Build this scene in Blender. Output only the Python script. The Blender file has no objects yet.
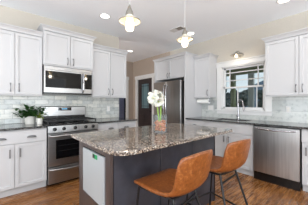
import bpy, bmesh, math, random
from mathutils import Vector, Matrix
random.seed(7)
PI = math.pi
S = bpy.context.scene
COL = S.collection

# ---------------------------------------------------------------- camera
YAW = 0.8487                      # angle between the world +X axis and the view direction
cam_d = bpy.data.cameras.new('camera')
cam = bpy.data.objects.new('camera', cam_d); COL.objects.link(cam)
cam.location = (0, 0, 1.2432)
cam.rotation_euler = (PI/2, 0, YAW - PI/2)
cam_d.sensor_width = 36; cam_d.lens = 36*179.8/308
cam_d.shift_y = 0.0017
cam_d.clip_start = 0.03; cam_d.clip_end = 300
S.camera = cam

# ---------------------------------------------------------------- view, world, lights
S.view_settings.view_transform = 'Standard'
S.view_settings.look = 'None'
S.view_settings.gamma = 1.0
S.view_settings.use_curve_mapping = False
S.view_settings.exposure = 0.17
WORLD_STRENGTH = 0.95
CAN_POWER = 6.0
LAMP_POWER = 2.6
FILL_POWER = 225.0  # strength of the added fill lights

W = bpy.data.worlds.new('sky'); S.world = W; W.use_nodes = True
nt = W.node_tree; nt.nodes.clear()
wo = nt.nodes.new('ShaderNodeOutputWorld'); bg = nt.nodes.new('ShaderNodeBackground')
tc = nt.nodes.new('ShaderNodeTexCoord'); sx = nt.nodes.new('ShaderNodeSeparateXYZ')
cr = nt.nodes.new('ShaderNodeValToRGB')
ma = nt.nodes.new('ShaderNodeMath'); ma.operation = 'MULTIPLY_ADD'; ma.inputs[1].default_value = .5; ma.inputs[2].default_value = .5
nt.links.new(tc.outputs['Generated'], sx.inputs[0]); nt.links.new(sx.outputs[2], ma.inputs[0]); nt.links.new(ma.outputs[0], cr.inputs[0])
e = cr.color_ramp.elements
e[0].position = .49; e[0].color = (.42, .42, .40, 1)
e[1].position = .51; e[1].color = (.95, .97, 1, 1)
k = e.new(1.0); k.color = (.78, .88, 1, 1)
nt.links.new(cr.outputs[0], bg.inputs[0]); bg.inputs[1].default_value = WORLD_STRENGTH
nt.links.new(bg.outputs[0], wo.inputs[0])

def add_light(name, kind, loc, power, color=(1, .96, .9), size=.1, rot=(0, 0, 0), spot=None, size_y=None):
    d = bpy.data.lights.new(name, kind); d.energy = power; d.color = color
    if kind == 'AREA': d.shape = 'RECTANGLE'; d.size = size; d.size_y = size_y
    elif kind in ('POINT', 'SPOT'): d.shadow_soft_size = size
    if spot: d.spot_size = spot; d.spot_blend = .8
    o = bpy.data.objects.new(name, d); o.location = loc; o.rotation_euler = rot; COL.objects.link(o)
    return o

# fill lights added behind the viewer, tilted up to brighten the ceiling
add_light('fill_light_back', 'AREA', (.3, -3.0, 1.3), FILL_POWER, (.91, .965, 1), 4.6, (PI/2+.95, 0, 0), size_y=2.3)
add_light('fill_light_side', 'AREA', (-3.0, .2, 1.3), FILL_POWER*.95, (.91, .965, 1), 4.6, (PI/2+.95, 0, -PI/2), size_y=2.3)
add_light('fill_light_hall', 'AREA', (-.35, 4.6, 1.4), FILL_POWER*.2, (1, .98, .95), 1.2, (PI/2, 0, -PI/2), size_y=2.0)  # added fill to lift the dim hall, no window there

# room numbers (metres; camera stands at x = y = 0)
YW = 3.633      # range wall
XW = 3.816      # window wall
ZC = 2.749      # ceiling
XE = 2.128      # free end of the range wall
YF = 5.5        # far wall of the hall

# ---------------------------------------------------------------- materials
def lin(c):
    return tuple(((v/255)/12.92 if v/255 <= .04045 else ((v/255+.055)/1.055)**2.4) for v in c) + (1,)
def mat(name, rgb, rough=.5, metal=0.0, **kw):
    m = bpy.data.materials.new(name); m.use_nodes = True
    b = m.node_tree.nodes['Principled BSDF']
    b.inputs['Base Color'].default_value = lin(rgb); b.inputs['Roughness'].default_value = rough
    b.inputs['Metallic'].default_value = metal
    for kk, v in kw.items(): b.inputs[kk.replace('_', ' ')].default_value = v
    return m
def N(m, t, **kw):
    n = m.node_tree.nodes.new(t)
    for kk, v in kw.items():
        if kk in n.inputs: n.inputs[kk].default_value = v
        else: setattr(n, kk, v)
    return n
def L(m, a, b): m.node_tree.links.new(a, b)
def P(m): return m.node_tree.nodes['Principled BSDF']
def coords(m, scale=(1, 1, 1), rot=(0, 0, 0), kind='Object'):
    t = N(m, 'ShaderNodeTexCoord'); mp = N(m, 'ShaderNodeMapping')
    mp.inputs['Scale'].default_value = scale; mp.inputs['Rotation'].default_value = rot
    L(m, t.outputs[kind], mp.inputs[0]); return mp.outputs[0]
def ramp(m, fac, stops, interp='LINEAR'):
    r = N(m, 'ShaderNodeValToRGB'); r.color_ramp.interpolation = interp
    el = r.color_ramp.elements
    el[0].position, el[0].color = stops[0][0], lin(stops[0][1])
    el[1].position, el[1].color = stops[-1][0], lin(stops[-1][1])
    for p, c in stops[1:-1]: q = el.new(p); q.color = lin(c)
    L(m, fac, r.inputs[0]); return r.outputs[0]
def mixc(m, fac, a, b, mode='MIX'):
    x = N(m, 'ShaderNodeMix'); x.data_type = 'RGBA'; x.blend_type = mode
    for s, v in ((0, fac), (6, a), (7, b)):
        if hasattr(v, 'is_linked'): L(m, v, x.inputs[s])
        else: x.inputs[s].default_value = v
    return x.outputs[2]
def noise(m, vec, scale, detail=3, rough=.5):
    n = N(m, 'ShaderNodeTexNoise'); n.inputs['Scale'].default_value = scale; n.inputs['Detail'].default_value = detail
    n.inputs['Roughness'].default_value = rough; L(m, vec, n.inputs['Vector']); return n.outputs[0]
def bump(m, h, strength=.2, dist=.002):
    b = N(m, 'ShaderNodeBump'); b.inputs['Strength'].default_value = strength; b.inputs['Distance'].default_value = dist
    L(m, h, b.inputs['Height']); L(m, b.outputs[0], P(m).inputs['Normal'])

M = {}
M['white'] = mat('cabinet_white', (193, 193, 195), .5)
M['trim'] = mat('trim_white', (218, 218, 218), .4)
m = M['wall'] = mat('wall_beige', (205, 197, 186), .85)
v = coords(m); L(m, ramp(m, noise(m, v, 90, 4), [(.3, (192, 186, 176)), (.7, (199, 192, 182))]), P(m).inputs['Base Color']); bump(m, noise(m, v, 160), .1, .001)
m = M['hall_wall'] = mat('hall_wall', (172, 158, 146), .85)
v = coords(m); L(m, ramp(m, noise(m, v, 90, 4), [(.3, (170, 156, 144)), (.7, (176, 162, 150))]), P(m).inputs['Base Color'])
m = M['ceiling'] = mat('ceiling_paint', (246, 249, 254), .9)
v = coords(m); bump(m, noise(m, v, 120, 5), .15, .002)

# wood floor
m = M['floor'] = mat('hardwood', (130, 80, 50), .3)
v = coords(m)
br = N(m, 'ShaderNodeTexBrick'); br.offset = .37; br.inputs['Scale'].default_value = 1
br.inputs['Brick Width'].default_value = 1.15; br.inputs['Row Height'].default_value = .095
br.inputs['Mortar Size'].default_value = .0016; br.inputs['Mortar Smooth'].default_value = .1; br.inputs['Bias'].default_value = 0
br.inputs['Color1'].default_value = (0, 0, 0, 1); br.inputs['Color2'].default_value = (1, 1, 1, 1); br.inputs['Mortar'].default_value = (.5, .5, .5, 1)
L(m, v, br.inputs['Vector'])
plank = ramp(m, br.outputs[0], [(0, (158, 108, 62)), (.35, (206, 150, 92)), (.7, (180, 126, 74)), (1, (222, 168, 108))])
vs = coords(m, (2.0, 15, 1))
grain = ramp(m, noise(m, vs, 2.0, 6, .65), [(.32, (128, 106, 92)), (.5, (218, 206, 196)), (.68, (255, 252, 246))])
blot = ramp(m, noise(m, v, 2.6, 3), [(.3, (176, 166, 158)), (.7, (255, 255, 255))])
c = mixc(m, 1.0, plank, grain, 'MULTIPLY'); c = mixc(m, .8, c, blot, 'MULTIPLY')
c = mixc(m, br.outputs[1], c, lin((48, 28, 18)))
L(m, c, P(m).inputs['Base Color']); L(m, ramp(m, noise(m, vs, 3), [(.3, (120, 120, 120)), (.7, (160, 160, 160))]), P(m).inputs['Roughness'])
bump(m, noise(m, vs, 3), .15, .001)

# granite
def granite(name, stops, big, fine=260):
    m = mat(name, (120, 110, 100), .06)
    P(m).inputs['Specular IOR Level'].default_value = .85
    v = coords(m)
    vo = N(m, 'ShaderNodeTexVoronoi'); vo.inputs['Scale'].default_value = fine*.62; L(m, v, vo.inputs['Vector'])
    sep = N(m, 'ShaderNodeSeparateColor'); L(m, vo.outputs['Color'], sep.inputs[0])
    base = ramp(m, sep.outputs[0], stops, 'CONSTANT')
    cloud = ramp(m, noise(m, v, 14, 4), big)
    fleck = ramp(m, noise(m, v, fine, 2), [(.34, (60, 58, 60)), (.44, (255, 255, 255))])
    c = mixc(m, .75, base, cloud, 'MULTIPLY'); c = mixc(m, .5, c, fleck, 'MULTIPLY')
    L(m, c, P(m).inputs['Base Color']); return m
M['granite_island'] = granite('granite_tan', [(0, (44, 42, 42)), (.18, (142, 132, 122)), (.42, (180, 166, 150)), (.6, (90, 84, 82)), (.77, (212, 206, 198)), (.88, (126, 116, 110)), (1, (126, 116, 110))],
                              [(.3, (214, 206, 200)), (.7, (255, 252, 248))], 190)
M['granite_dark'] = granite('granite_charcoal', [(0, (30, 31, 33)), (.3, (84, 84, 84)), (.5, (58, 58, 60)), (.72, (128, 128, 126)), (.9, (40, 40, 42)), (1, (160, 160, 158))],
                            [(.3, (200, 200, 200)), (.7, (255, 255, 255))])
# tile
def tile(name, rot):
    m = mat(name, (200, 205, 208), .16)
    v = coords(m, (1, 1, 1), rot)
    br = N(m, 'ShaderNodeTexBrick'); br.inputs['Scale'].default_value = 1
    br.inputs['Brick Width'].default_value = .2; br.inputs['Row Height'].default_value = .0765
    br.inputs['Mortar Size'].default_value = .0022; br.inputs['Mortar Smooth'].default_value = .2; br.inputs['Bias'].default_value = 0
    br.inputs['Color1'].default_value = (0, 0, 0, 1); br.inputs['Color2'].default_value = (1, 1, 1, 1); br.inputs['Mortar'].default_value = (.5, .5, .5, 1)
    L(m, v, br.inputs['Vector'])
    base = ramp(m, br.outputs[0], [(0, (188, 192, 192)), (.4, (218, 218, 212)), (.7, (202, 206, 206)), (1, (234, 232, 224))])
    vein = ramp(m, noise(m, v, 11, 6, .7), [(.3, (164, 172, 176)), (.48, (236, 238, 238)), (.75, (255, 255, 255))])
    c = mixc(m, .8, base, vein, 'MULTIPLY'); c = mixc(m, br.outputs[1], c, lin((140, 143, 144)))
    L(m, c, P(m).inputs['Base Color'])
    inv = N(m, 'ShaderNodeMath', operation='SUBTRACT'); inv.inputs[0].default_value = 1; L(m, br.outputs[1], inv.inputs[1])
    bump(m, inv.outputs[0], .5, .003); return m
M['tile_x'] = tile('marble_tile_range_wall', (-PI/2, 0, 0))
M['tile_y'] = tile('marble_tile_window_wall', (-PI/2, 0, -PI/2))
# metals
def steel(name, rgb, rough, sc):
    m = mat(name, rgb, rough, 1.0); v = coords(m, sc)
    n = noise(m, v, 3, 5, .6)
    k = max(rgb)
    L(m, ramp(m, n, [(.3, tuple(int(c*.86) for c in rgb)), (.7, rgb)]), P(m).inputs['Base Color'])
    bump(m, n, .05, .001); return m
M['steel'] = steel('stainless_steel', (184, 184, 185), .3, (1, 1, 60))
M['steel_v'] = steel('stainless_steel_vertical_grain', (206, 206, 207), .3, (12, 12, .4))
M['dark_steel'] = steel('black_stainless_steel', (158, 157, 157), .3, (30, 30, .6))
M['nickel'] = mat('brushed_nickel', (132, 132, 134), .28, 1.0)
M['chrome'] = mat('chrome', (168, 168, 172), .16, 1.0)
M['black'] = mat('black_enamel', (16, 16, 17), .25)
M['black_glass'] = mat('black_glass', (10, 10, 12), .05)
M['iron'] = mat('cast_iron', (26, 26, 27), .55)
M['black_metal'] = mat('matte_black_metal', (22, 22, 24), .4, .3)
M['display'] = mat('display_glass', (14, 20, 26), .1)
M['blue_digit'] = mat('display_digits', (90, 150, 190), .4, 0, Emission_Color=lin((90, 160, 200)), Emission_Strength=.8)
m = M['island'] = mat('island_charcoal', (74, 74, 80), .38)
v = coords(m, (1, 1, 1)); L(m, ramp(m, noise(m, v, 5, 6, .6), [(.3, (36, 38, 47)), (.7, (64, 66, 75))]), P(m).inputs['Base Color'])
m = M['espresso'] = mat('espresso_wood', (84, 70, 66), .35)
v = coords(m, (20, 20, 1)); L(m, ramp(m, noise(m, v, 3, 5), [(.3, (52, 44, 43)), (.7, (78, 68, 66))]), P(m).inputs['Base Color'])
M['panel'] = mat('pale_panel', (160, 165, 168), .3)
m = M['leather'] = mat('cognac_leather', (160, 85, 40), .36)
v = coords(m); n1 = noise(m, v, 38, 8, .75)
L(m, ramp(m, n1, [(.3, (72, 34, 12)), (.45, (122, 66, 26)), (.55, (134, 76, 33)), (.72, (176, 120, 70))]), P(m).inputs['Base Color']); bump(m, noise(m, v, 110, 5), .25, .002)
m = M['door_dark'] = mat('dark_stained_door', (62, 44, 38), .35)
v = coords(m, (20, 20, 1)); L(m, ramp(m, noise(m, v, 3, 5), [(.3, (40, 32, 32)), (.7, (62, 50, 48))]), P(m).inputs['Base Color'])
M['navy'] = mat('slate_blue_paint', (84, 88, 112), .5)
M['paper'] = mat('paper_towel', (245, 245, 242), .9)
M['ceramic'] = mat('white_ceramic', (226, 224, 218), .35)
M['leaf'] = mat('leaf_green', (46, 84, 38), .4)
M['leaf_light'] = mat('leaf_yellow_green', (122, 140, 44), .5)
M['stem'] = mat('flower_stem', (122, 160, 60), .5)
M['petal'] = mat('white_petal', (206, 204, 194), .6, 0, Subsurface_Weight=.1)
M['petal_core'] = mat('flower_centre', (188, 200, 90), .6)
m = M['cork'] = mat('russet_bark_chips', (150, 86, 52), .7)
v = coords(m); L(m, ramp(m, noise(m, v, 70, 4), [(.3, (120, 62, 34)), (.55, (196, 120, 76)), (.75, (228, 176, 132))]), P(m).inputs['Base Color'])
M['soil'] = mat('soil', (50, 38, 30), .9)
M['shade'] = mat('cream_enamel_shade', (232, 226, 210), .35)
M['shade_rim'] = mat('grey_galvanised_metal', (150, 146, 138), .4, .6)
M['green'] = mat('green_ink', (20, 140, 84), .5)
M['olive'] = mat('olive_porch_paint', (156, 160, 116), .7)
M['bark'] = mat('tree_bark', (70, 58, 50), .9)
M['hedge'] = mat('distant_foliage', (66, 76, 72), .9)
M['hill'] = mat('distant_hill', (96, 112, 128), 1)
M['grass'] = mat('outdoor_ground', (112, 116, 92), 1)
M['deck'] = mat('porch_boards', (120, 112, 100), .8)
M['brown'] = mat('brown_cabinet_edge', (110, 76, 56), .45)
def emit(name, rgb, s):
    return mat(name, rgb, .5, 0, Emission_Color=lin(rgb), Emission_Strength=s)
def glass(name, tint, rough=0.0):
    m = bpy.data.materials.new(name); m.use_nodes = True; t = m.node_tree; t.nodes.clear()
    o = t.nodes.new('ShaderNodeOutputMaterial'); mx = t.nodes.new('ShaderNodeMixShader')
    a = t.nodes.new('ShaderNodeBsdfTransparent'); g = t.nodes.new('ShaderNodeBsdfGlossy'); lw = t.nodes.new('ShaderNodeLayerWeight')
    a.inputs[0].default_value = lin(tint); g.inputs['Roughness'].default_value = rough; lw.inputs[0].default_value = .25
    t.links.new(lw.outputs['Fresnel'], mx.inputs[0]); t.links.new(a.outputs[0], mx.inputs[1]); t.links.new(g.outputs[0], mx.inputs[2])
    t.links.new(mx.outputs[0], o.inputs[0]); return m
M['glass'] = glass('window_glass', (232, 240, 242))
M['vase_glass'] = m = glass('vase_glass', (250, 252, 253), .05)
[n for n in m.node_tree.nodes if n.type == 'LAYER_WEIGHT'][0].inputs[0].default_value = .08
df = m.node_tree.nodes.new('ShaderNodeBsdfDiffuse'); df.inputs[0].default_value = lin((226, 236, 238)); mz = m.node_tree.nodes.new('ShaderNodeMixShader'); mz.inputs[0].default_value = .045
mx_ = [n for n in m.node_tree.nodes if n.type == 'MIX_SHADER' and n != mz][0]; out_ = [n for n in m.node_tree.nodes if n.type == 'OUTPUT_MATERIAL'][0]
m.node_tree.links.new(mx_.outputs[0], mz.inputs[1]); m.node_tree.links.new(df.outputs[0], mz.inputs[2]); m.node_tree.links.new(mz.outputs[0], out_.inputs[0])
m = M['teal_glass'] = glass('tinted_door_glass', (215, 238, 242), .1)
tr = m.node_tree.nodes.new('ShaderNodeBsdfTranslucent'); tr.inputs[0].default_value = lin((225, 244, 248)); mz = m.node_tree.nodes.new('ShaderNodeMixShader'); mz.inputs[0].default_value = .45
mx_ = [n for n in m.node_tree.nodes if n.type == 'MIX_SHADER' and n != mz][0]
m.node_tree.links.new([n for n in m.node_tree.nodes if n.type == 'BSDF_TRANSPARENT'][0].outputs[0], mz.inputs[1]); m.node_tree.links.new(tr.outputs[0], mz.inputs[2]); m.node_tree.links.new(mz.outputs[0], mx_.inputs[1])
M['jar_glass'] = emit('frosted_lit_jar', (255, 246, 228), .55)
P(M['jar_glass']).inputs['Transmission Weight'].default_value = .3
M['bulb'] = emit('lit_bulb', (255, 240, 212), 2.6)
M['can_lens'] = emit('lit_can_lens', (255, 248, 238), 4)

# ---------------------------------------------------------------- mesh helpers
def xf(bm, verts, mtx): bmesh.ops.transform(bm, matrix=mtx, verts=verts)
def box(bm, x0, x1, y0, y1, z0, z1, bev=0.0, seg=1):
    r = bmesh.ops.create_cube(bm, size=1); vs = r['verts']
    xf(bm, vs, Matrix.Translation(((x0+x1)/2, (y0+y1)/2, (z0+z1)/2)) @ Matrix.Diagonal((abs(x1-x0), abs(y1-y0), abs(z1-z0), 1)))
    if bev:
        es = list({e for v in vs for e in v.link_edges})
        bmesh.ops.bevel(bm, geom=es, offset=bev, segments=seg, affect='EDGES', profile=.6)
def lathe(bm, prof, c=(0, 0, 0), n=24, mtx=None, cap0=True, cap1=True):
    rings = []
    for r, z in prof:
        rings.append([bm.verts.new((c[0]+r*math.cos(2*PI*i/n), c[1]+r*math.sin(2*PI*i/n), c[2]+z)) for i in range(n)])
    for a, b in zip(rings, rings[1:]):
        for i in range(n):
            bm.faces.new((a[i], a[(i+1) % n], b[(i+1) % n], b[i]))
    if cap0: bm.faces.new(rings[0][::-1])
    if cap1: bm.faces.new(rings[-1])
    if mtx is not None: xf(bm, [v for r in rings for v in r], mtx)
def tube(bm, pts, r, n=10, cap=True):
    pts = [Vector(p) for p in pts]; rings = []
    rr = r if isinstance(r, (list, tuple)) else [r]*len(pts)
    up = Vector((0, 0, 1))
    t0 = (pts[1]-pts[0]).normalized()
    if abs(t0.dot(up)) > .95: up = Vector((1, 0, 0))
    u = t0.cross(up).normalized()
    for i, p in enumerate(pts):
        t = (pts[min(i+1, len(pts)-1)]-pts[max(i-1, 0)]).normalized()
        u = (u - t*u.dot(t)).normalized(); w = t.cross(u)
        rings.append([bm.verts.new(p+(u*math.cos(2*PI*k/n)+w*math.sin(2*PI*k/n))*rr[i]) for k in range(n)])
    for a, b in zip(rings, rings[1:]):
        for i in range(n): bm.faces.new((a[i], a[(i+1) % n], b[(i+1) % n], b[i]))
    if cap: bm.faces.new(rings[0][::-1]); bm.faces.new(rings[-1])
def cyl(bm, p0, p1, r, n=16): tube(bm, [p0, p1], r, n)
def obj(name, bm, m, parent=None, smooth=False, mods=None, bevel=0):
    bmesh.ops.recalc_face_normals(bm, faces=bm.faces[:])
    me = bpy.data.meshes.new(name); bm.to_mesh(me); bm.free()
    me.materials.append(M[m] if isinstance(m, str) else m)
    if smooth:
        for p in me.polygons: p.use_smooth = True
        try: me.set_sharp_from_angle(angle=math.radians(40))
        except Exception: pass
    o = bpy.data.objects.new(name, me); COL.objects.link(o)
    if parent is not None: o.parent = parent
    if bevel:
        b = o.modifiers.new('bevel', 'BEVEL'); b.width = bevel; b.segments = 2; b.limit_method = 'ANGLE'
    return o
def thing(name, label, cat, loc=(0, 0, 0), rz=0.0, group=None):
    o = bpy.data.objects.new(name, None); COL.objects.link(o); o.empty_display_size = .1
    o.location = loc; o.rotation_euler = (0, 0, rz); o['label'] = label; o['category'] = cat
    if group: o['group'] = group
    return o
def tag(o, label, cat, group=None):
    o['label'] = label; o['category'] = cat
    if group: o['group'] = group
    return o
def struct(o): o['kind'] = 'structure'; return o
def B(*boxes, bev=0):
    bm = bmesh.new()
    for b in boxes: box(bm, *b, bev=bev)
    return bm

# ---------------------------------------------------------------- the room
struct(obj('floor', B((-3.2, XW+.15, -3.2, YF+.12, -.06, 0)), 'floor'))
struct(obj('ceiling', B((-3.2, XW+.15, -3.2, YF+.12, ZC, ZC+.1)), 'ceiling'))
wl = struct(obj('wall_left', B((-3.2, XE, YW, YW+.13, 0, ZC)), 'wall'))
WY0, WY1, WZ0, WZ1 = 1.155, 2.025, 1.10, 2.035      # window opening
DY0, DY1, DZ = 4.42, 5.24, 2.09                    # glazed door opening
YK = 3.62                                           # kitchen wall colour ends behind the fridge
wr = struct(obj('wall_right', B((XW, XW+.14, -3.2, WY0, 0, ZC), (XW, XW+.14, WY1, YK, 0, ZC), (XW, XW+.14, WY0, WY1, 0, WZ0), (XW, XW+.14, WY0, WY1, WZ1, ZC)), 'wall'))
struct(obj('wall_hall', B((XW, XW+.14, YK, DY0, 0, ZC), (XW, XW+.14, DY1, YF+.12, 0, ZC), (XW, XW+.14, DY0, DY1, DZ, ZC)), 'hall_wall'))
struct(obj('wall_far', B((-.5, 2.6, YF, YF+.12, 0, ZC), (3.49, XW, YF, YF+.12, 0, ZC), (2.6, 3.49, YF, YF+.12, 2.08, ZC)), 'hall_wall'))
def unseen_window_wall(name, bx, frames):  # unseen walls, their window openings added around the fill lights
    w = struct(obj(name, B(*bx), 'wall'))
    for q in frames: obj('window_frame', B(*q), 'trim', w)
unseen_window_wall('unseen_wall_back', [(-3.2, XW+.14, -3.2, -3.12, 0, .15), (-3.2, XW+.14, -3.2, -3.12, 2.45, ZC), (-3.2, -2.0, -3.2, -3.12, .15, 2.45), (2.6, XW+.14, -3.2, -3.12, .15, 2.45)],
            [[(-2.0+1.53*i, -1.95+1.53*i, -3.18, -3.13, .15, 2.45) for i in range(4)]])
unseen_window_wall('unseen_wall_side', [(-3.2, -3.12, -3.12, YW+.13, 0, .15), (-3.2, -3.12, -3.12, YW+.13, 2.45, ZC), (-3.2, -3.12, -3.12, -2.1, .15, 2.45), (-3.2, -3.12, 2.5, YW+.13, .15, 2.45)],
            [[(-3.18, -3.13, -2.1+1.516*i, -2.05+1.516*i, .15, 2.45) for i in range(4)]])
obj('tile_backsplash', B((-.35, XE-.003, YW-.008, YW-.0005, .914, 1.45)), 'tile_x', wl)
obj('tile_backsplash', B((XW-.008, XW-.0005, -.05, 1.045, .914, 1.45), (XW-.008, XW-.0005, 1.045, 2.12, .914, 1.005), (XW-.008, XW-.0005, 2.12, 2.54, .914, 1.45)), 'tile_y', wr)

# window: casing, sashes, muntins, panes
w1 = struct(thing('window_1', 'double hung window', 'window', (XW, 0, 0)))
del w1['label'], w1['category']
bm = B((-.02, .0, WY1, 2.135, 1.07, WZ1+.02), (-.02, .0, 1.045, WY0, 1.07, WZ1+.02), bev=.003)
box(bm, -.024, 0, 1.035, 2.15, WZ1, WZ1+.095, bev=.003); box(bm, -.045, 0, 1.02, 2.165, WZ1+.095, WZ1+.12, bev=.004)
obj('window_frame', bm, 'trim', w1)
bm = B((-.05, .06, 1.03, 2.155, WZ0-.03, WZ0-.002), bev=.004); box(bm, -.02, 0, 1.045, 2.135, WZ0-.095, WZ0-.03, bev=.003)
obj('window_sill', bm, 'trim', w1)
obj('jamb', B((0, .14, WY1-.02, WY1, WZ0, WZ1), (0, .14, WY0, WY0+.02, WZ0, WZ1), (0, .14, WY0, WY1, WZ1-.02, WZ1), (0, .14, WY0, WY1, WZ0-.002, WZ0+.02)), 'trim', w1)
ZM = 1.575
def sash(x, z0, z1, vs, hs):
    a, b = WY0+.02, WY1-.02
    bm = B((x, x+.03, a, a+.035, z0, z1), (x, x+.03, b-.035, b, z0, z1), (x, x+.03, a, b, z0, z0+.035), (x, x+.03, a, b, z1-.035, z1))
    for y in vs: box(bm, x+.006, x+.024, y-.009, y+.009, z0, z1)
    for z in hs: box(bm, x+.006, x+.024, a, b, z-.009, z+.009)
    o = obj('sash', bm, 'trim', w1)
    obj('pane', B((x+.013, x+.017, a+.02, b-.02, z0+.02, z1-.02)), 'glass', o)
sash(.075, ZM-.015, WZ1-.02, (1.31, 1.88), (1.735, 1.905))
sash(.035, WZ0+.02, ZM+.02, (1.32, 1.69), ())

# glazed dark door in the hall, on the same wall as the window
d1 = struct(thing('door_1', 'd', 'd', (XW, 0, 0))); del d1['label'], d1['category']
ys0, ys1 = DY0+.02, DY1-.02
gy0, gy1, gz0, gz1 = 4.60, 5.06, 1.04, 1.93
obj('door_slab', B((.03, .075, ys0, gy0, .01, DZ-.01), (.03, .075, gy1, ys1, .01, DZ-.01), (.03, .075, gy0, gy1, .01, gz0), (.03, .075, gy0, gy1, gz1, DZ-.01),
    (.022, .03, 4.56, 4.80, .2, .86), (.022, .03, 4.86, 5.10, .2, .86)), 'door_dark', d1)
g = obj('glass_panel', B((.05, .056, gy0, gy1, gz0, gz1)), 'teal_glass', d1)
bm = B((.028, .045, gy0, gy0+.03, gz0, gz1), (.028, .045, gy1-.03, gy1, gz0, gz1), (.028, .045, gy0, gy1, gz0, gz0+.03), (.028, .045, gy0, gy1, gz1-.03, gz1))
for y in (4.70, 4.96): box(bm, .044, .062, y-.007, y+.007, gz0, gz1)
for z in (1.14, 1.83): box(bm, .044, .062, gy0, gy1, z-.007, z+.007)
obj('glass_moulding', bm, 'door_dark', g)
bm = bmesh.new(); lathe(bm, [(.026, 0), (.026, .006), (.01, .01), (.01, .035), (.024, .045), (.026, .06), (.012, .07)], n=16, mtx=Matrix.Translation((.03, 4.50, .96)) @ Matrix.Rotation(-PI/2, 4, 'Y'))
obj('door_knob', bm, 'black_metal', d1, True)
bm = B((-.02, 0, DY0-.095, DY0, 0, DZ), (-.02, 0, DY1, DY1+.095, 0, DZ), bev=.002); box(bm, -.024, 0, DY0-.12, DY1+.12, DZ, DZ+.11, bev=.002)
obj('door_casing', bm, 'trim', d1); obj('jamb', B((0, .14, DY0-.001, DY0+.02, 0, DZ), (0, .14, DY1-.02, DY1+.001, 0, DZ), (0, .14, DY0, DY1, DZ-.02, DZ+.001)), 'trim', d1)

# slatted blue door in the far wall
d2 = struct(thing('door_2', 'd', 'd', (0, YF, 0))); del d2['label'], d2['category']
bm = B((2.62, 3.45, .03, .06, .01, 2.06))
for i in range(20): box(bm, 2.64, 3.43, .018, .032, .03+i*.101, .122+i*.101, bev=.003)
obj('door_slab', bm, 'navy', d2)
obj('door_edge', B((3.45, 3.50, .0, .07, .0, 2.08)), 'black', d2)
obj('door_casing', B((3.50, 3.60, -.02, 0, 0, 2.08), (2.50, 2.60, -.02, 0, 0, 2.08), (2.48, 3.62, -.024, 0, 2.08, 2.19)), 'trim', d2)
bm = B((XW-.015, XW, YK, DY0-.095, 0, .12), (XW-.015, XW, DY1+.095, YF, 0, .12)); struct(obj('baseboard_hall', bm, 'trim'))

# ---------------------------------------------------------------- outdoors, beyond the glass
struct(obj('ground', B((XW+.14, 60, -40, 60, -.7, -.3)), 'grass'))
p = thing('porch', 'olive painted porch with posts and a ceiling beam outside the window', 'porch', (XW+.2, 0, 0))
obj('porch_deck', B((0, 2.6, -1, 4.3, -.16, -.06)), 'deck', p)
obj('porch_beam', B((2.3, 2.5, -1, 4.3, 2.24, 2.62)), 'olive', p); obj('porch_ceiling', B((-.05, 2.6, -1, 4.3, 2.62, 2.7)), 'olive', p)
for y in (.3, 2.96, 4.2): obj('porch_post', B((2.3, 2.46, y-.06, y+.06, -.06, 2.24)), 'olive', p)
obj('white_post', B((2.3, 2.42, 2.27, 2.43, -.06, 2.24)), 'trim', p)
bm = bmesh.new(); rnd = random.Random(3)
rows = []
for j in range(2):
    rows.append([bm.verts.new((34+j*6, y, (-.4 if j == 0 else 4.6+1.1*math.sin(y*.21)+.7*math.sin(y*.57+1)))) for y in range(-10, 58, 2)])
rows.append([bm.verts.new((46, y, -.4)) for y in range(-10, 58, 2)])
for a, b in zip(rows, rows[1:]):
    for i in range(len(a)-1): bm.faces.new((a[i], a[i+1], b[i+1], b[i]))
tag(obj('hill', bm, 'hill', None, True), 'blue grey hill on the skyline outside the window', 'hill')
def tree(x, y, h, label):
    t = thing('tree', label, 'tree', (x, y, -.3), 0, 'trees outside the window')
    bm = bmesh.new(); tube(bm, [(0, 0, 0), (.05, 0, h*.4), (0, .05, h*.75)], [.12, .09, .03], 8)
    for i in range(9):
        a = i*2.4; z = h*(.35+.05*i); tube(bm, [(0, 0, z), (math.cos(a)*h*.15, math.sin(a)*h*.15, z+h*.14), (math.cos(a)*h*.2, math.sin(a)*h*.2, z+h*.25)], [.04, .025, .01], 6)
    obj('trunk', bm, 'bark', t)
    bm = bmesh.new()
    for i in range(26):
        a = rnd.random()*2*PI; r = rnd.random()*h*.22; z = h*(.4+.55*rnd.random())
        bmesh.ops.create_icosphere(bm, subdivisions=2, radius=h*(.05+.05*rnd.random()), matrix=Matrix.Translation((r*math.cos(a), r*math.sin(a), z)))
    for v_ in bm.verts: v_.co += Vector((rnd.uniform(-1, 1), rnd.uniform(-1, 1), rnd.uniform(-1, 1)))*.07
    obj('crown', bm, 'hedge', t)
tree(10.2, 4.6, 2.3, 'dark bushy tree outside, behind the lowest panes beside the faucet')
tree(13.5, 4.0, 2.6, 'dark bushy tree outside, behind the narrow pane nearest the big cabinet')
tree(12.0, 6.6, 2.8, 'dark bushy tree outside, behind the narrow pane nearest the small cabinet')

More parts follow.
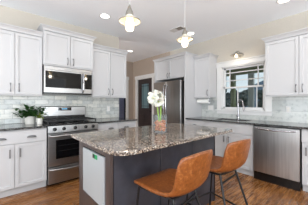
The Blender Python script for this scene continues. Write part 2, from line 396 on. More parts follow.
# ---------------------------------------------------------------- cabinets (local: x along the wall, back at y=0, front towards -y)
RW = lambda x: (x, YW, 0)                     # root on the range wall, rotation 0
def shaker(name, x0, x1, z0, z1, yf, parent, fr=.057, flat=False):
    """door or drawer front, its back at y=yf"""
    bm = bmesh.new(); box(bm, x0, x1, yf-.02, yf, z0, z1)
    if not flat:
        f = min(bm.faces, key=lambda q: q.calc_center_median().y)
        bmesh.ops.inset_region(bm, faces=[f], thickness=fr, depth=0)
        bmesh.ops.inset_region(bm, faces=[f], thickness=.003, depth=-.012)
    return obj(name, bm, 'white', parent, bevel=.0015)
def bar_pull(x, z0, z1, yf, parent, horizontal=False):
    bm = bmesh.new(); n = 10; pts = []
    for i in range(n+1):
        t = i/n; pts.append((x, yf-.012-.022*math.sin(PI*t)**.6, z0+(z1-z0)*t))
    tube(bm, [(x, yf, z0+.002)]+pts[0:]+[(x, yf, z1-.002)], .0052, 8)
    box(bm, x-.009, x+.009, yf-.004, yf, z0-.012, z0+.012, bev=.001); box(bm, x-.009, x+.009, yf-.004, yf, z1-.012, z1+.012, bev=.001)
    return obj('handle', bm, 'nickel', parent, True)
def flat_pull(x, z0, z1, yf, parent):
    bm = B((x-.008, x+.008, yf-.034, yf-.026, z0, z1), bev=.002)
    box(bm, x-.005, x+.005, yf-.028, yf, z0+.012, z0+.022); box(bm, x-.005, x+.005, yf-.028, yf, z1-.022, z1-.012)
    return obj('handle', bm, 'nickel', parent)
def cup_pull(x, z, yf, parent):
    bm = bmesh.new(); n = 12; rows = []
    for j in range(6):
        a = j/5*PI/2; row = []
        for i in range(n+1):
            b = PI*i/n
            row.append(bm.verts.new((x-.056*math.cos(b)*(1-.0*j), yf-.026*math.sin(a)*math.sin(b)**.5 - .001, z+.026*math.cos(a)*math.sin(b)**.7)))
        rows.append(row)
    for a_, b_ in zip(rows, rows[1:]):
        for i in range(n): bm.faces.new((a_[i], a_[i+1], b_[i+1], b_[i]))
    bmesh.ops.remove_doubles(bm, verts=bm.verts[:], dist=.0002)
    o = obj('cup_handle', bm, 'nickel', parent, True)
    s = o.modifiers.new('s', 'SOLIDIFY'); s.thickness = .002
    return o
def crown(x0, x1, dep, z, h, l, r, parent, out=.05):
    prof = [(0, 0), (.006, 0), (.008, h*.25), (.016, h*.45), (out*.62, h*.68), (out*.9, h*.82), (out, h*.86), (out, h)]
    bm = bmesh.new(); loops = []
    for o_, zz in prof:
        loops.append([bm.verts.new(q) for q in ((x0-o_*l, 0, z+zz), (x0-o_*l, -dep-o_, z+zz), (x1+o_*r, -dep-o_, z+zz), (x1+o_*r, 0, z+zz))])
    for a, b in zip(loops, loops[1:]):
        for i in range(4): bm.faces.new((a[i], a[(i+1) % 4], b[(i+1) % 4], b[i]))
    bm.faces.new(loops[0][::-1]); bm.faces.new(loops[-1])
    return obj('crown_moulding', bm, 'white', parent)
def upper(label, loc, rz, w, z0, z1, splits, handles, dep=.31, ch=.075, l=1, r=1, hz=(.045, .155), group='upper cabinets'):
    t = thing('upper_cabinet', label, 'cabinet', loc, rz, group)
    obj('body', B((0, w, -dep, -.002, z0, z1)), 'white', t, bevel=.001)
    obj('light_rail', B((0, w, -dep, -dep+.02, z0-.018, z0)), 'white', t)
    xs = [0]+splits+[w]
    for i in range(len(xs)-1):
        d = shaker('door', xs[i]+.0035, xs[i+1]-.0035, z0+.003, z1-.014, -dep, t)
        bar_pull(handles[i], z0+hz[0], z0+hz[1], -dep-.02, d)
    crown(0, w, dep+.02, z1, ch, l, r, t)
    return t
def base(label, loc, rz, w, doors, drawer=None, pulls=(), dh=None, dep=.59, dz=.70, panel_pulls=None, toe=True, group='base cabinets', white_toe=True):
    t = thing('base_cabinet', label, 'cabinet', loc, rz, group)
    obj('body', B((0, w, -dep, -.002, .105, .883)), 'white', t)
    obj('toe_kick', B((0, w, -dep+.06, -.05, 0, .105), (0, w, -dep+.045, -dep+.06, .0, .085)), 'white', t)
    if drawer:
        xs = [0]+drawer+[w]
        for i in range(len(xs)-1):
            d = shaker('drawer', xs[i]+.0035, xs[i+1]-.0035, dz+.002, .866, -dep, t, flat=True)
            for px in pulls:
                if xs[i] < px < xs[i+1]: cup_pull(px, .765, -dep-.02, d)
    xs = [0]+doors+[w]
    for i in range(len(xs)-1):
        d = shaker('door', xs[i]+.0035, xs[i+1]-.0035, .11, dz-.008, -dep, t)
        if dh: flat_pull(dh[i], .52, .635, -dep-.02, d)
    return t

# --- range wall
upper('white two-door upper cabinet above the potted plants, near end of the range wall', RW(-.15), 0, .707, 1.37, 2.285, [.36], [.31, .41], ch=.07, l=1, r=0)
upper('white two-door upper cabinet with raised crown directly above the microwave', RW(.56), 0, .792, 1.862, 2.385, [.396], [.35, .442], dep=.38, ch=.07, hz=(.03, .13))
upper('white two-door upper cabinet between the microwave and the hall opening', RW(1.358), 0, .761, 1.37, 2.285, [.38], [.338, .422], ch=.07, l=0, r=1)
base('white base cabinet with wide cup-pull drawer, to the near side of the range', RW(-.19), 0, .755, [.38], [.001], (.24, .57), (.33, .44))
base('white base cabinet between the range and the hall, behind the island', RW(1.334), 0, .831, [.416], [.416], (.27, .60), (.366, .466))
# --- window wall : local x runs towards -Y
RX = -PI/2
upper('small white single-door upper cabinet between the fridge and the window', (XW, 2.538, 0), RX, .392, 1.37, 2.262, [], [.352], ch=.06, l=0, r=1)
upper('wide white two-door upper cabinet over the dishwasher, beside the window', (XW, 1.062, 0), RX, .93, 1.37, 2.285, [.463], [.425, .505], ch=.07, l=1, r=0)
base('narrow white base cabinet with one cup-pull drawer, beside the fridge panel', (XW, 2.538, 0), RX, .462, [], [.001], (.22,), (.06,))
base('wide white sink base cabinet with two doors under the window', (XW, 2.074, 0), RX, .922, [.465], [.001], (), (.418, .512))
base('white base cabinet on the near side of the dishwasher', (XW, .52, 0), RX, .46, [], [.001], (.23,), (.05,))

# fridge surround
t = thing('fridge_surround', 'tall white fridge surround with two doors over the black fridge', 'cabinet', (XW-.008, 3.56, 0), RX)
obj('body', B((0, .98, -.60, -.002, 1.835, 2.325)), 'white', t)
obj('side_panel', B((.98, 1.018, -.635, -.002, 0, 2.325)), 'white', t, bevel=.001); obj('side_panel', B((-.03, 0, -.635, -.002, 0, 2.325)), 'white', t)
for a, b, hx in ((.0, .49, .455), (.49, .98, .525)):
    d = shaker('door', a+.0035, b-.0035, 1.838, 2.315, -.60, t); bar_pull(hx, 1.87, 1.97, -.62, d)
crown(-.03, 1.018, .635, 2.325, .06, 1, 1, t, out=.035)

# countertops
def slab(name, label, boxes, m, bev=.004):
    bm = B(*boxes, bev=bev); return tag(obj(name, bm, m), label, 'countertop', 'dark perimeter countertops')
slab('countertop', 'dark granite countertop with the potted plants, near side of the range', [(-.22, .566, YW-.645, YW-.009, .884, .914)], 'granite_dark')
slab('countertop', 'dark granite countertop between the range and the hall opening', [(1.333, 2.185, YW-.645, YW-.009, .884, .914)], 'granite_dark')
SX0, SX1, SY0, SY1 = 3.30, 3.66, 1.33, 1.93
slab('countertop', 'long dark granite countertop with the sink, over the dishwasher', [(XW-.65, SX0, .0, 2.538, .884, .914), (SX1, XW-.009, .0, 2.538, .884, .914), (SX0, SX1, .0, SY0, .884, .914), (SX0, SX1, SY1, 2.538, .884, .914)], 'granite_dark', 0)
bm = bmesh.new(); g_ = .003
box(bm, SX0-.01, SX1+.01, SY0-.01, SY1+.01, .70, .883)
top = max(bm.faces, key=lambda f: f.calc_center_median().z)
bmesh.ops.inset_region(bm, faces=[top], thickness=.012, depth=0); bmesh.ops.translate(bm, verts=top.verts[:], vec=(0, 0, -.17))
tag(obj('sink', bm, 'steel'), 'stainless undermount sink set in the counter under the window', 'sink')

# faucet
f = thing('faucet', 'tall chrome gooseneck faucet standing behind the sink', 'faucet', (3.725, 1.62, .914), math.radians(-118))
bm = bmesh.new(); lathe(bm, [(.03, 0), (.03, .012), (.022, .02), (.02, .09), (.014, .1)], n=20)
pts = [(0, 0, .09), (0, 0, .32)]+[(.065-.065*math.cos(a), 0, .33+.065*math.sin(a)) for a in [PI*i/10 for i in range(1, 10)]]
tube(bm, pts+[(.135, 0, .30), (.15, 0, .26)], .0125, 12)
obj('spout', bm, 'chrome', f, True)
bm = bmesh.new(); tube(bm, [(.14, 0, .285), (.152, 0, .25), (.168, 0, .17)], [.015, .018, .017], 12); obj('spray_head', bm, 'chrome', f, True)
bm = bmesh.new(); tube(bm, [(0, -.015, .06), (0, -.045, .065), (.05, -.06, .085)], [.012, .01, .006], 10); obj('lever', bm, 'chrome', f, True)

# paper towel
t = thing('paper_towel_holder', 'white paper towel roll on a holder beneath the small upper cabinet', 'paper towel', (3.62, 2.525, 1.285))
bm = bmesh.new(); cyl(bm, (0, 0, 0), (0, -.30, 0), .052, 28); obj('paper_roll', bm, 'paper', t, True)
bm = bmesh.new(); cyl(bm, (0, .012, 0), (0, -.312, 0), .012); cyl(bm, (0, -.302, 0), (0, -.312, 0), .03); box(bm, -.012, .012, .0, .012, 0, .064); box(bm, -.012, .012, -.314, -.304, 0, .064)
obj('holder', bm, 'chrome', t, True)

# outlets
def outlet(loc, rz, label, n=1):
    t = thing('outlet', label, 'outlet', loc, rz, 'wall outlets')
    obj('cover_plate', B((-.036*n, .036*n, -.006, 0, -.058, .058), bev=.002), 'trim', t)
    for i in range(n):
        cx = (i-(n-1)/2)*.046*1.2
        obj('receptacle', B((cx-.017, cx+.017, -.009, -.005, -.036, -.004), (cx-.017, cx+.017, -.009, -.005, .004, .036), bev=.002), 'ceramic', t)
outlet((1.86, YW-.0085, 1.12), 0, 'white outlet plate on the tile nearest the hall opening')
outlet((XW-.0085, 2.30, 1.13), RX, 'white double switch plate on the tile under the small upper cabinet', 2)
outlet((XW-.0085, .80, 1.13), RX, 'white outlet plate on the tile above the dishwasher')

# ---------------------------------------------------------------- range
r = thing('range', 'stainless gas range with black grates between two white base cabinets', 'stove', (.569, YW, 0))
RWd = .762
obj('body', B((0, RWd, -.62, -.02, .03, .90), (.02, RWd-.02, -.58, -.06, 0, .03)), 'black', r)
bm = B((0, RWd, -.655, -.09, .90, .917), bev=.004); obj('cooktop', bm, 'black', r)
ct = obj('burner_tray', B((.03, RWd-.03, -.60, -.12, .917, .921), bev=.001), 'black', r)
bm = B((0, RWd, -.095, -.012, .90, 1.185), bev=.012); bg_ = obj('backguard', bm, 'steel', r)
obj('display', B((.27, .49, -.099, -.094, 1.105, 1.165)), 'display', bg_)
bm = bmesh.new()
for i in range(4): box(bm, .335+i*.022, .35+i*.022, -.1005, -.0988, 1.128, 1.15)
obj('clock_digits', bm, 'blue_digit', bg_)
obj('vent_strip', B((.02, RWd-.02, -.10, -.094, .92, 1.02)), 'black', bg_)
for gx in (.135, .381, .627):
    gl = bmesh.new(); w2 = .121
    zt = .975
    for yy in (-.59, -.36, -.13): box(gl, gx-w2, gx+w2, yy-.009, yy+.009, zt-.016, zt)
    for xx in (-w2, 0, w2): box(gl, gx+xx-.009, gx+xx+.009, -.596, -.124, zt-.016, zt)
    for yy in (-.475, -.245): box(gl, gx-w2, gx+w2, yy-.005, yy+.005, zt-.012, zt)
    for xx in (-w2, w2):
        for yy in (-.59, -.13): box(gl, gx+xx-.007, gx+xx+.007, yy-.007, yy+.007, .921, zt)
    obj('grate', gl, 'iron', r)
for gx, gy in ((.135, -.475), (.135, -.245), (.381, -.36), (.627, -.475), (.627, -.245)):
    bm = bmesh.new(); lathe(bm, [(.05, 0), (.05, .008), (.036, .01), (.036, .017), (.012, .019)], (gx, gy, .921), 20); obj('burner', bm, 'iron', r, True)
# sloped control panel
bm = bmesh.new(); prof = [(-.62, .80), (-.668, .80), (-.655, .90), (-.62, .90)]
vs = [[bm.verts.new((x, y, z)) for y, z in prof] for x in (0, RWd)]
for i in range(4): bm.faces.new((vs[0][i], vs[0][(i+1) % 4], vs[1][(i+1) % 4], vs[1][i]))
bm.faces.new(vs[0]); bm.faces.new(vs[1][::-1])
cp = obj('control_panel', bm, 'dark_steel', r)
for kx in (.09, .215, .381, .547, .672):
    bm = bmesh.new(); lathe(bm, [(.027, 0), (.027, .008), (.021, .012), (.019, .034), (.010, .038)], n=20, mtx=Matrix.Translation((kx, -.66, .852)) @ Matrix.Rotation(PI/2-.13, 4, 'X'))
    box(bm, kx-.004, kx+.004, -.703, -.69, .835, .868)
    obj('knob', bm, 'black', cp, True)
od = obj('oven_door', B((.006, RWd-.006, -.66, -.622, .30, .792), bev=.004), 'steel', r)
obj('oven_window', B((.105, .665, -.664, -.659, .405, .69), bev=.002), 'black_glass', od)
obj('window_racks', B((.13, .64, -.6652, -.6641, .52, .524), (.13, .64, -.6652, -.6641, .60, .604)), 'iron', od)
bm = bmesh.new(); tube(bm, [(.03, -.66, .755), (.035, -.70, .755), (.06, -.712, .755), (.70, -.712, .755), (.727, -.70, .755), (.732, -.66, .755)], .0125, 12); obj('oven_handle', bm, 'steel', od, True)
dr = obj('storage_drawer', B((.006, RWd-.006, -.655, -.622, .045, .288), bev=.004), 'steel', r)
bm = bmesh.new(); pts = []
for i in range(13):
    t_ = i/12; pts.append((.02+.722*t_, -.662-.038*math.sin(PI*t_)**.5, .262-.018*math.sin(PI*t_)))
tube(bm, pts, .014, 10); obj('drawer_handle', bm, 'steel', dr, True)

# ---------------------------------------------------------------- microwave
mw = thing('microwave', 'stainless over-the-range microwave mounted under the raised cabinet', 'microwave', (.565, YW, 1.40))
obj('body', B((0, .762, -.37, -.002, 0, .435)), 'black', mw)
d = obj('door', B((0, .60, -.40, -.371, .012, .375), bev=.003), 'steel', mw)
obj('door_window', B((.018, .57, -.404, -.399, .09, .355), bev=.002), 'black_glass', d)
obj('upper_grille', B((0, .762, -.40, -.371, .377, .435), bev=.003), 'steel', mw)
obj('control_panel', B((.603, .762, -.40, -.371, .012, .375), bev=.003), 'steel', mw)
obj('keypad', B((.63, .757, -.4035, -.399, .09, .355), bev=.001), 'black_glass', mw)
bm = bmesh.new(); tube(bm, [(.595, -.40, .35), (.595, -.43, .34), (.595, -.44, .29), (.595, -.44, .09), (.595, -.43, .04), (.595, -.40, .03)], .014, 12); obj('handle', bm, 'chrome', mw, True)
obj('bottom_trim', B((0, .762, -.395, -.10, -.012, 0)), 'black', mw)

# ---------------------------------------------------------------- dishwasher
dw = thing('dishwasher', 'stainless dishwasher under the counter beside the sink cabinet', 'dishwasher', (XW, 1.145, 0), RX)
obj('body', B((.004, .614, -.60, -.02, .05, .88)), 'black', dw)
obj('toe_panel', B((.006, .612, -.615, -.60, .0, .135)), 'black', dw)
d = obj('door', B((.01, .608, -.652, -.603, .140, .868), bev=.006), 'steel_v', dw)
bm = bmesh.new(); pts = []
for i in range(15):
    t_ = i/14; pts.append((.045+.52*t_, -.66-.04*math.sin(PI*t_)**.6, .842-.012*math.sin(PI*t_)))
tube(bm, pts, .013, 10); obj('handle', bm, 'chrome', d, True)

# ---------------------------------------------------------------- fridge
fr = thing('refrigerator', 'black stainless french-door refrigerator inside the white surround', 'refrigerator', (XW, 3.545, 0), RX)
obj('body', B((.02, .935, -.66, -.03, .02, 1.755)), 'black', fr)
for a, b, hx in ((.022, .476, .44), (.48, .933, .52)):
    d = obj('door', B((a, b, -.73, -.663, .70, 1.765), bev=.008), 'dark_steel', fr)
    bm = bmesh.new(); tube(bm, [(hx, -.73, .86), (hx, -.765, .88), (hx, -.785, 1.0), (hx, -.79, 1.28), (hx, -.785, 1.52), (hx, -.765, 1.66), (hx, -.73, 1.68)], .015, 10); obj('handle', bm, 'chrome', d, True)
d = obj('freezer_drawer', B((.022, .933, -.73, -.663, .05, .69), bev=.008), 'dark_steel', fr)
bm = bmesh.new(); tube(bm, [(.1, -.73, .62), (.12, -.78, .62), (.83, -.78, .62), (.85, -.73, .62)], .013, 10); obj('handle', bm, 'nickel', d, True)

# ---------------------------------------------------------------- island
IX0, IX1, IY0, IY1 = .592, 2.235, 1.022, 2.02
BX0, BX1, BY0, BY1 = .63, 2.10, 1.205, 1.85
isl = thing('kitchen_island', 'charcoal kitchen island body with a pale panel in its end', 'island', (BX0, BY0, 0))
LX, LY = BX1-BX0, BY1-BY0
obj('body', B((.02, LX-.02, .02, LY-.02, .0, .883)), 'espresso', isl)
bm = bmesh.new()
pw = (LX-.03)/3
for i in range(3): box(bm, .03+i*pw+.003, .03+(i+1)*pw-.003, .0, .02, .02, .883, bev=.002)
fp = obj('front_panel', bm, 'island', isl)
obj('corner_post', B((0, .028, 0, .05, 0, .883), bev=.002), 'espresso', isl); obj('corner_post', B((LX-.03, LX, 0, .05, 0, .883), bev=.002), 'espresso', isl)
obj('end_frame', B((0, .02, .05, .075, 0, .883), (0, .02, .54, LY, 0, .883), (0, .02, .07, .545, .835, .883), (0, .02, .07, .545, 0, .41)), 'espresso', isl)
obj('end_gap', B((.012, .02, .075, .54, .41, .835)), 'black', isl)
pn = obj('end_panel', B((-.006, .0115, .087, .528, .42, .822), bev=.002), 'panel', isl)
pn['label'] = 'pale grey flat panel with a small green and black sticker'
st = obj('sticker', B((-.0075, -.006, .205, .300, .775, .812)), 'green', pn)
obj('sticker_mark', B((-.0082, -.0075, .255, .298, .778, .808)), 'black', pn)
# top with rounded corners
bm = bmesh.new(); R = .13; pts = []
for cx, cy, a0, rr in ((IX0+.13, IY0+.13, PI, .13), (IX1-.06, IY0+.06, 1.5*PI, .06), (IX1-.06, IY1-.06, 0, .06), (IX0+.03, IY1-.03, .5*PI, .03)):
    for i in range(9): a = a0+PI/2*i/8; pts.append((cx+rr*math.cos(a), cy+rr*math.sin(a)))
lo = [bm.verts.new((x, y, .884)) for x, y in pts]; hi = [bm.verts.new((x, y, .916)) for x, y in pts]
bm.faces.new(lo[::-1]); bm.faces.new(hi)
for i in range(len(pts)): bm.faces.new((lo[i], lo[(i+1) % len(pts)], hi[(i+1) % len(pts)], hi[i]))
it = obj('island_countertop', bm, 'granite_island', None, False, bevel=.006)
tag(it, 'polished tan speckled granite top of the island', 'countertop')

# ---------------------------------------------------------------- stools (local: facing +y)
def stool(label, loc, rz):
    t = thing('bar_stool', label, 'stool', loc, rz, 'leather bar stools')
    # shell section: (y, z, half width, side rise, forward wrap)
    sec = [(.235, .618, .175, .0, 0), (.225, .640, .195, .004, 0), (.14, .648, .212, .010, 0), (.0, .640, .212, .018, 0), (-.11, .638, .200, .026, .0),
           (-.175, .655, .190, .034, .012), (-.212, .71, .186, .018, .03), (-.232, .79, .188, .006, .036), (-.248, .865, .184, .0, .036), (-.258, .915, .172, -.008, .036), (-.260, .932, .150, -.014, .034)]
    bm = bmesh.new(); rows = []; nu = 12
    for y, z, hw, rise, wrap in sec:
        row = []
        for i in range(nu+1):
            u = -1+2*i/nu; q = abs(u)**2.4
            row.append(bm.verts.new((hw*u, y+wrap*q, z+rise*q)))
        rows.append(row)
    for a, b in zip(rows, rows[1:]):
        for i in range(nu): bm.faces.new((a[i], a[i+1], b[i+1], b[i]))
    o = obj('seat_shell', bm, 'leather', t, True)
    s = o.modifiers.new('s', 'SOLIDIFY'); s.thickness = .028; s.offset = 0
    s = o.modifiers.new('d', 'SUBSURF'); s.levels = 2; s.render_levels = 2
    top = .612
    corners = [((-.115, -.115), (-.20, -.30)), ((.115, -.115), (.20, -.30)), ((.17, .18), (.20, .25)), ((-.17, .18), (-.20, .25))]
    for (ax, ay), (fx, fy) in corners:
        bm = bmesh.new(); tube(bm, [(ax, ay, top), (fx, fy, .004)], .0095, 10); obj('leg', bm, 'black_metal', t, True)
    def at(c, z):
        k = 1-z/top; (ax, ay), (fx, fy) = c; return (ax+(fx-ax)*k, ay+(fy-ay)*k, z)
    bm = bmesh.new()
    for i in range(4): cyl(bm, (*corners[i][0], top), (*corners[(i+1) % 4][0], top), .0085, 10)
    obj('seat_frame', bm, 'black_metal', t, True)
    bm = bmesh.new(); cyl(bm, at(corners[0], .545), at(corners[1], .575), .008, 10); obj('brace', bm, 'black_metal', t, True)
    bm = bmesh.new()
    for i in (1, 2, 3): cyl(bm, at(corners[i], .24), at(corners[(i+1) % 4], .24), .0085, 10)
    obj('footrest', bm, 'black_metal', t, True)
    return t
stool('cognac leather bucket bar stool pulled up to the near corner of the island', (.985, .915, 0), 0.0)
stool('cognac leather bucket bar stool at the dishwasher end of the island', (1.605, .900, 0), math.radians(-7))

# ---------------------------------------------------------------- vase, flowers
VX, VY = 1.37, 1.45
v_ = thing('vase', 'clear glass vase with russet brown filling standing on the island', 'vase', (VX, VY, .917))
bm = bmesh.new()
lathe(bm, [(.066, 0), (.074, .004), (.078, .19), (.080, .196), (.075, .196), (.073, .19), (.069, .012), (.0, .012)], n=32, cap1=False); obj('vase_glass', bm, 'vase_glass', v_, True)
bm = bmesh.new(); rnd = random.Random(5)
for i in range(150):
    a = rnd.random()*2*PI; rr = .057*rnd.random()**.4; z = .024+.105*rnd.random()
    mt = Matrix.Translation((rr*math.cos(a), rr*math.sin(a), z)) @ Matrix.Rotation(rnd.random()*3, 4, (rnd.random(), rnd.random(), 1)) @ Matrix.Diagonal((.016, .010, .008, 1))
    bmesh.ops.create_icosphere(bm, subdivisions=1, radius=1, matrix=mt)
o = obj('filling', bm, 'cork', v_)
o['kind'] = 'stuff'
fl = thing('flower_bouquet', 'white trumpet flowers on green stems held in the glass vase', 'flowers', (VX, VY, .96))
heads = []
FC = Vector((-.035, .04, .33))
for i_, (az_, el_) in enumerate([(0, .2), (1.25, .15), (2.5, .25), (3.75, .1), (5.0, .2), (.6, .85), (2.2, .9), (3.6, .8), (5.2, .9), (0, 1.55), (4.4, -.45), (3.2, -.5)]):
    heads.append(tuple(FC+Vector((math.cos(az_)*math.cos(el_), math.sin(az_)*math.cos(el_), math.sin(el_)*.85))*(.058+.022*math.sin(i_*2.7))))
for k_, (a, b) in enumerate(((-.035, .02), (.0, -.01))):
    bm = bmesh.new(); tube(bm, [(.015*k_, .01*k_, .0), (a*.4, b*.5, .12), (a, b, .29)], [.0075, .007, .006], 8); obj('stem', bm, 'stem', fl, True)
for hx, hy, hz in heads:
    d_ = (Vector((hx, hy, hz))-FC).normalized()
    if d_.length == 0: d_ = Vector((0, 0, 1))
    q = d_.to_track_quat('Z', 'Y').to_matrix().to_4x4()
    bm = bmesh.new()
    for p_ in range(6):
        an = p_*PI/3; rows = []
        for j in range(6):
            t_ = j/5; rad = .006+.058*t_; zz = .052*math.sin(t_*PI*.62)-.03; w_ = .026*math.sin(PI*min(.97, .12+.83*t_))+.002
            row = []
            for s_ in (-1, 0, 1):
                x_, y_ = rad, s_*w_
                row.append(bm.verts.new((x_*math.cos(an)-y_*math.sin(an), x_*math.sin(an)+y_*math.cos(an), zz+(.006 if s_ else 0)+.006*(p_ % 2)-.012*t_*t_*(p_ % 3))))
            rows.append(row)
        for a_, b_ in zip(rows, rows[1:]):
            for i in range(2): bm.faces.new((a_[i], a_[i+1], b_[i+1], b_[i]))
    lathe(bm, [(.003, -.06), (.009, -.03), (.011, -.015)], n=8)
    xf(bm, bm.verts[:], Matrix.Translation((hx, hy, hz)) @ q)
    o = obj('bloom', bm, 'petal', fl, True)
    bm = bmesh.new()
    for p_ in range(5): an = p_*1.26; tube(bm, [(0, 0, -.02), (.006*math.cos(an), .006*math.sin(an), .02)], .0018, 5)
    tube(bm, [(0, 0, -.05), (-.0, 0, -.06)], .005, 6)
    xf(bm, bm.verts[:], Matrix.Translation((hx, hy, hz)) @ q)
    obj('stamens', bm, 'petal_core', o)

# ---------------------------------------------------------------- potted plants
def leaf(bm, base_, az, el, ln, w, droop, rnd):
    p = Vector(base_); d_ = Vector((math.cos(az)*math.cos(el), math.sin(az)*math.cos(el), math.sin(el))); n_ = 5; rows = []
    for j in range(n_+1):
        t_ = j/n_; side = d_.cross(Vector((0, 0, 1)))
        side = side.normalized() if side.length > .01 else Vector((1, 0, 0))
        ww = w*math.sin(PI*min(.98, t_*.9+.08))+.0008
        rows.append([bm.verts.new(p-side*ww), bm.verts.new(p+Vector((0, 0, -.15*ww))), bm.verts.new(p+side*ww)])
        p = p+d_*ln/n_; d_ = (d_+Vector((0, 0, -droop/n_))).normalized()
    for a_, b_ in zip(rows, rows[1:]):
        for i in range(2): bm.faces.new((a_[i], a_[i+1], b_[i+1], b_[i]))
def potted(label, loc, r_, h_, nleaf, spread_, m_, lw, seed, up=(.1, 1.3)):
    rnd = random.Random(seed)
    t = thing('potted_plant', label, 'potted plant', loc, 0, 'potted plants on the counter')
    bm = bmesh.new(); lathe(bm, [(r_*.8, 0), (r_*.84, .004), (r_, h_), (r_*.92, h_), (r_*.88, h_*.85), (.0, h_*.85)], n=28, cap1=False); obj('pot', bm, 'ceramic', t, True)
    bm = bmesh.new(); lathe(bm, [(r_*.86, h_*.86), (0.001, h_*.9)], n=16, cap0=False, cap1=False); obj('soil', bm, 'soil', t)
    bm = bmesh.new()
    for i in range(nleaf):
        az = rnd.random()*2*PI; el = rnd.uniform(*up); ln = spread_*rnd.uniform(.55, 1)
        if math.sin(az) > 0: ln *= .45     # the wall is close behind
        b0 = (r_*.5*rnd.uniform(-1, 1), r_*.5*rnd.uniform(-1, 1), h_*.88)
        # a stem with leaflets along it
        d_ = Vector((math.cos(az)*math.cos(el), math.sin(az)*math.cos(el), math.sin(el)))
        end = Vector(b0)+d_*ln*.7; tube(bm, [b0, Vector(b0).lerp(end, .5)+Vector((0, 0, .012)), end], .0016, 5)
        for q in range(6):
            leaf(bm, Vector(b0).lerp(end, .25+.15*q), az+rnd.uniform(-1.4, 1.4), rnd.uniform(-.2, .9), ln*.38, lw, .8, rnd)
    obj('foliage', bm, m_, t)
potted('broad leafy dark green plant in a white ceramic pot beside the range', (.405, 3.40, .915), .076, .125, 60, .34, 'leaf', .018, 2)
potted('small yellow green plant in a little white pot against the range', (.512, 3.27, .915), .044, .095, 16, .16, 'leaf_light', .011, 9, (.8, 1.5))

# ---------------------------------------------------------------- lights
def pendant(label, x, y, zr):
    t = thing('pendant_light', label, 'pendant lamp', (x, y, zr), 0, 'pendant lamps over the island')
    bm = bmesh.new(); lathe(bm, [(.06, 0), (.06, .012), (.02, .028)], (0, 0, ZC-zr-.029), 24); obj('canopy', bm, 'shade_rim', t, True)
    bm = bmesh.new(); cyl(bm, (0, 0, .155), (0, 0, ZC-zr-.02), .0028, 8); obj('cord', bm, 'trim', t, True)
    bm = bmesh.new()
    lathe(bm, [(.104, 0), (.106, .003), (.09, .018), (.062, .034), (.036, .052), (.030, .075), (.027, .075), (.032, .050), (.058, .030), (.088, .014), (.103, .0)], n=36, cap0=False, cap1=False); obj('shade', bm, 'shade', t, True)
    bm = bmesh.new(); lathe(bm, [(.1035, -.003), (.1085, -.003), (.1085, .005), (.1035, .005), (.1035, -.003)], n=36, cap0=False, cap1=False); obj('rim', bm, 'shade_rim', t, True)
    bm = bmesh.new(); lathe(bm, [(.036, .060), (.036, .085), (.030, .105), (.018, .125), (.010, .15), (.004, .165)], n=20, cap1=True); 
    for s_ in (-1, 1): tube(bm, [(s_*.05, 0, .045), (s_*.034, 0, .10), (s_*.004, 0, .17)], .0025, 6)
    obj('cap', bm, 'shade_rim', t, True)
    bm = bmesh.new(); lathe(bm, [(.030, .055), (.036, .02), (.043, -.01), (.044, -.06), (.036, -.085), (.014, -.094), (.0, -.095)], n=28, cap0=False, cap1=False); obj('glass_jar', bm, 'jar_glass', t, True)
    bm = bmesh.new(); lathe(bm, [(.012, .05), (.014, .02), (.028, -.015), (.031, -.04), (.024, -.062), (.0, -.07)], n=20, cap0=True, cap1=False); obj('bulb', bm, 'bulb', t, True)
    add_light('pendant_glow', 'POINT', (x, y, zr-.16), LAMP_POWER, (1, .86, .66), .03)
pendant('cream shaded glass jar pendant over the vase end of the island, nearest the range', 1.0, 1.5, 2.052)
pendant('cream shaded glass jar pendant in front of the fridge cabinet crown', 1.86, 1.5, 2.072)
def can(x, y, label, seen=True):
    if seen:
        t = thing('recessed_light', label, 'ceiling light', (x, y, ZC), 0, 'recessed ceiling lights')
        bm = bmesh.new(); lathe(bm, [(.070, -.004), (.092, -.006), (.094, -.0005)], n=32, cap0=False, cap1=False); obj('trim_ring', bm, 'trim', t, True)
        bm = bmesh.new(); lathe(bm, [(.0, -.0065), (.074, -.0045)], n=32, cap0=False, cap1=False); obj('lens', bm, 'can_lens', t)
    add_light('can_light', 'SPOT', (x, y, ZC-.02), CAN_POWER, (1, .965, .92), .07, (0, 0, 0), math.radians(150))
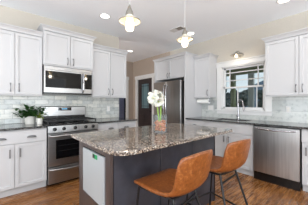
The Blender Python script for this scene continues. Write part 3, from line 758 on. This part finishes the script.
can(1.42, 2.895, 'round recessed ceiling light in front of the range wall cabinets')
can(2.919, 4.365, 'round recessed ceiling light in the hall before the dark door')
can(3.167, 2.4, 'round recessed ceiling light near the fridge, behind the far pendant')
can(3.163, .716, 'round recessed ceiling light over the dishwasher end of the counter')
for x, y in ((-.35, 2.75), (1.45, .1), (-.5, .6), (2.9, -.9), (.8, -1.6)): can(x, y, 'unseen spot added for extra light', True) if False else can(x, y, '', False)  # out-of-view spots added for extra light, no fixtures drawn
t = thing('ceiling_vent', 'white and grey slotted air vent on the ceiling above the fridge', 'vent', (2.77, 2.50, ZC), -PI/2)
obj('frame', B((-.09, .22, -.075, .075, -.010, -.0005), bev=.002), 'trim', t)
bm = bmesh.new()
for i in range(7): box(bm, .07, .205, -.06+i*.018, -.052+i*.018, -.014, -.009)
obj('slats', bm, 'shade_rim', t)
# wall lamp above the window
t = thing('wall_lamp', 'lit cream shaded wall lamp on a curved arm above the window', 'wall lamp', (XW, 1.60, 2.235))
bm = bmesh.new(); lathe(bm, [(.05, 0), (.05, .012), (.03, .02)], n=24, mtx=Matrix.Rotation(-PI/2, 4, 'Y')); obj('back_plate', bm, 'shade_rim', t, True)
bm = bmesh.new(); tube(bm, [(-.01, 0, 0), (-.08, .0, .035), (-.16, .0, .05), (-.22, 0, .035), (-.235, 0, .0)], .007, 10); obj('arm', bm, 'shade_rim', t, True)
bm = bmesh.new(); lathe(bm, [(.11, -.04), (.112, -.037), (.08, -.015), (.035, .0), (.028, .02), (.010, .03), (.008, .028), (.024, .016), (.032, -.004), (.078, -.019), (.109, -.04)], (-.235, 0, -.005), 32, cap0=False, cap1=False); obj('shade', bm, 'shade_rim', t, True)
bm = bmesh.new(); lathe(bm, [(.012, 0), (.014, -.02), (.027, -.045), (.026, -.065), (.0, -.08)], (-.235, 0, -.01), 20, cap1=False); obj('bulb', bm, 'bulb', t, True)
add_light('wall_lamp_glow', 'POINT', (XW-.235, 1.60, 2.11), LAMP_POWER*.5, (1, .86, .66), .03)
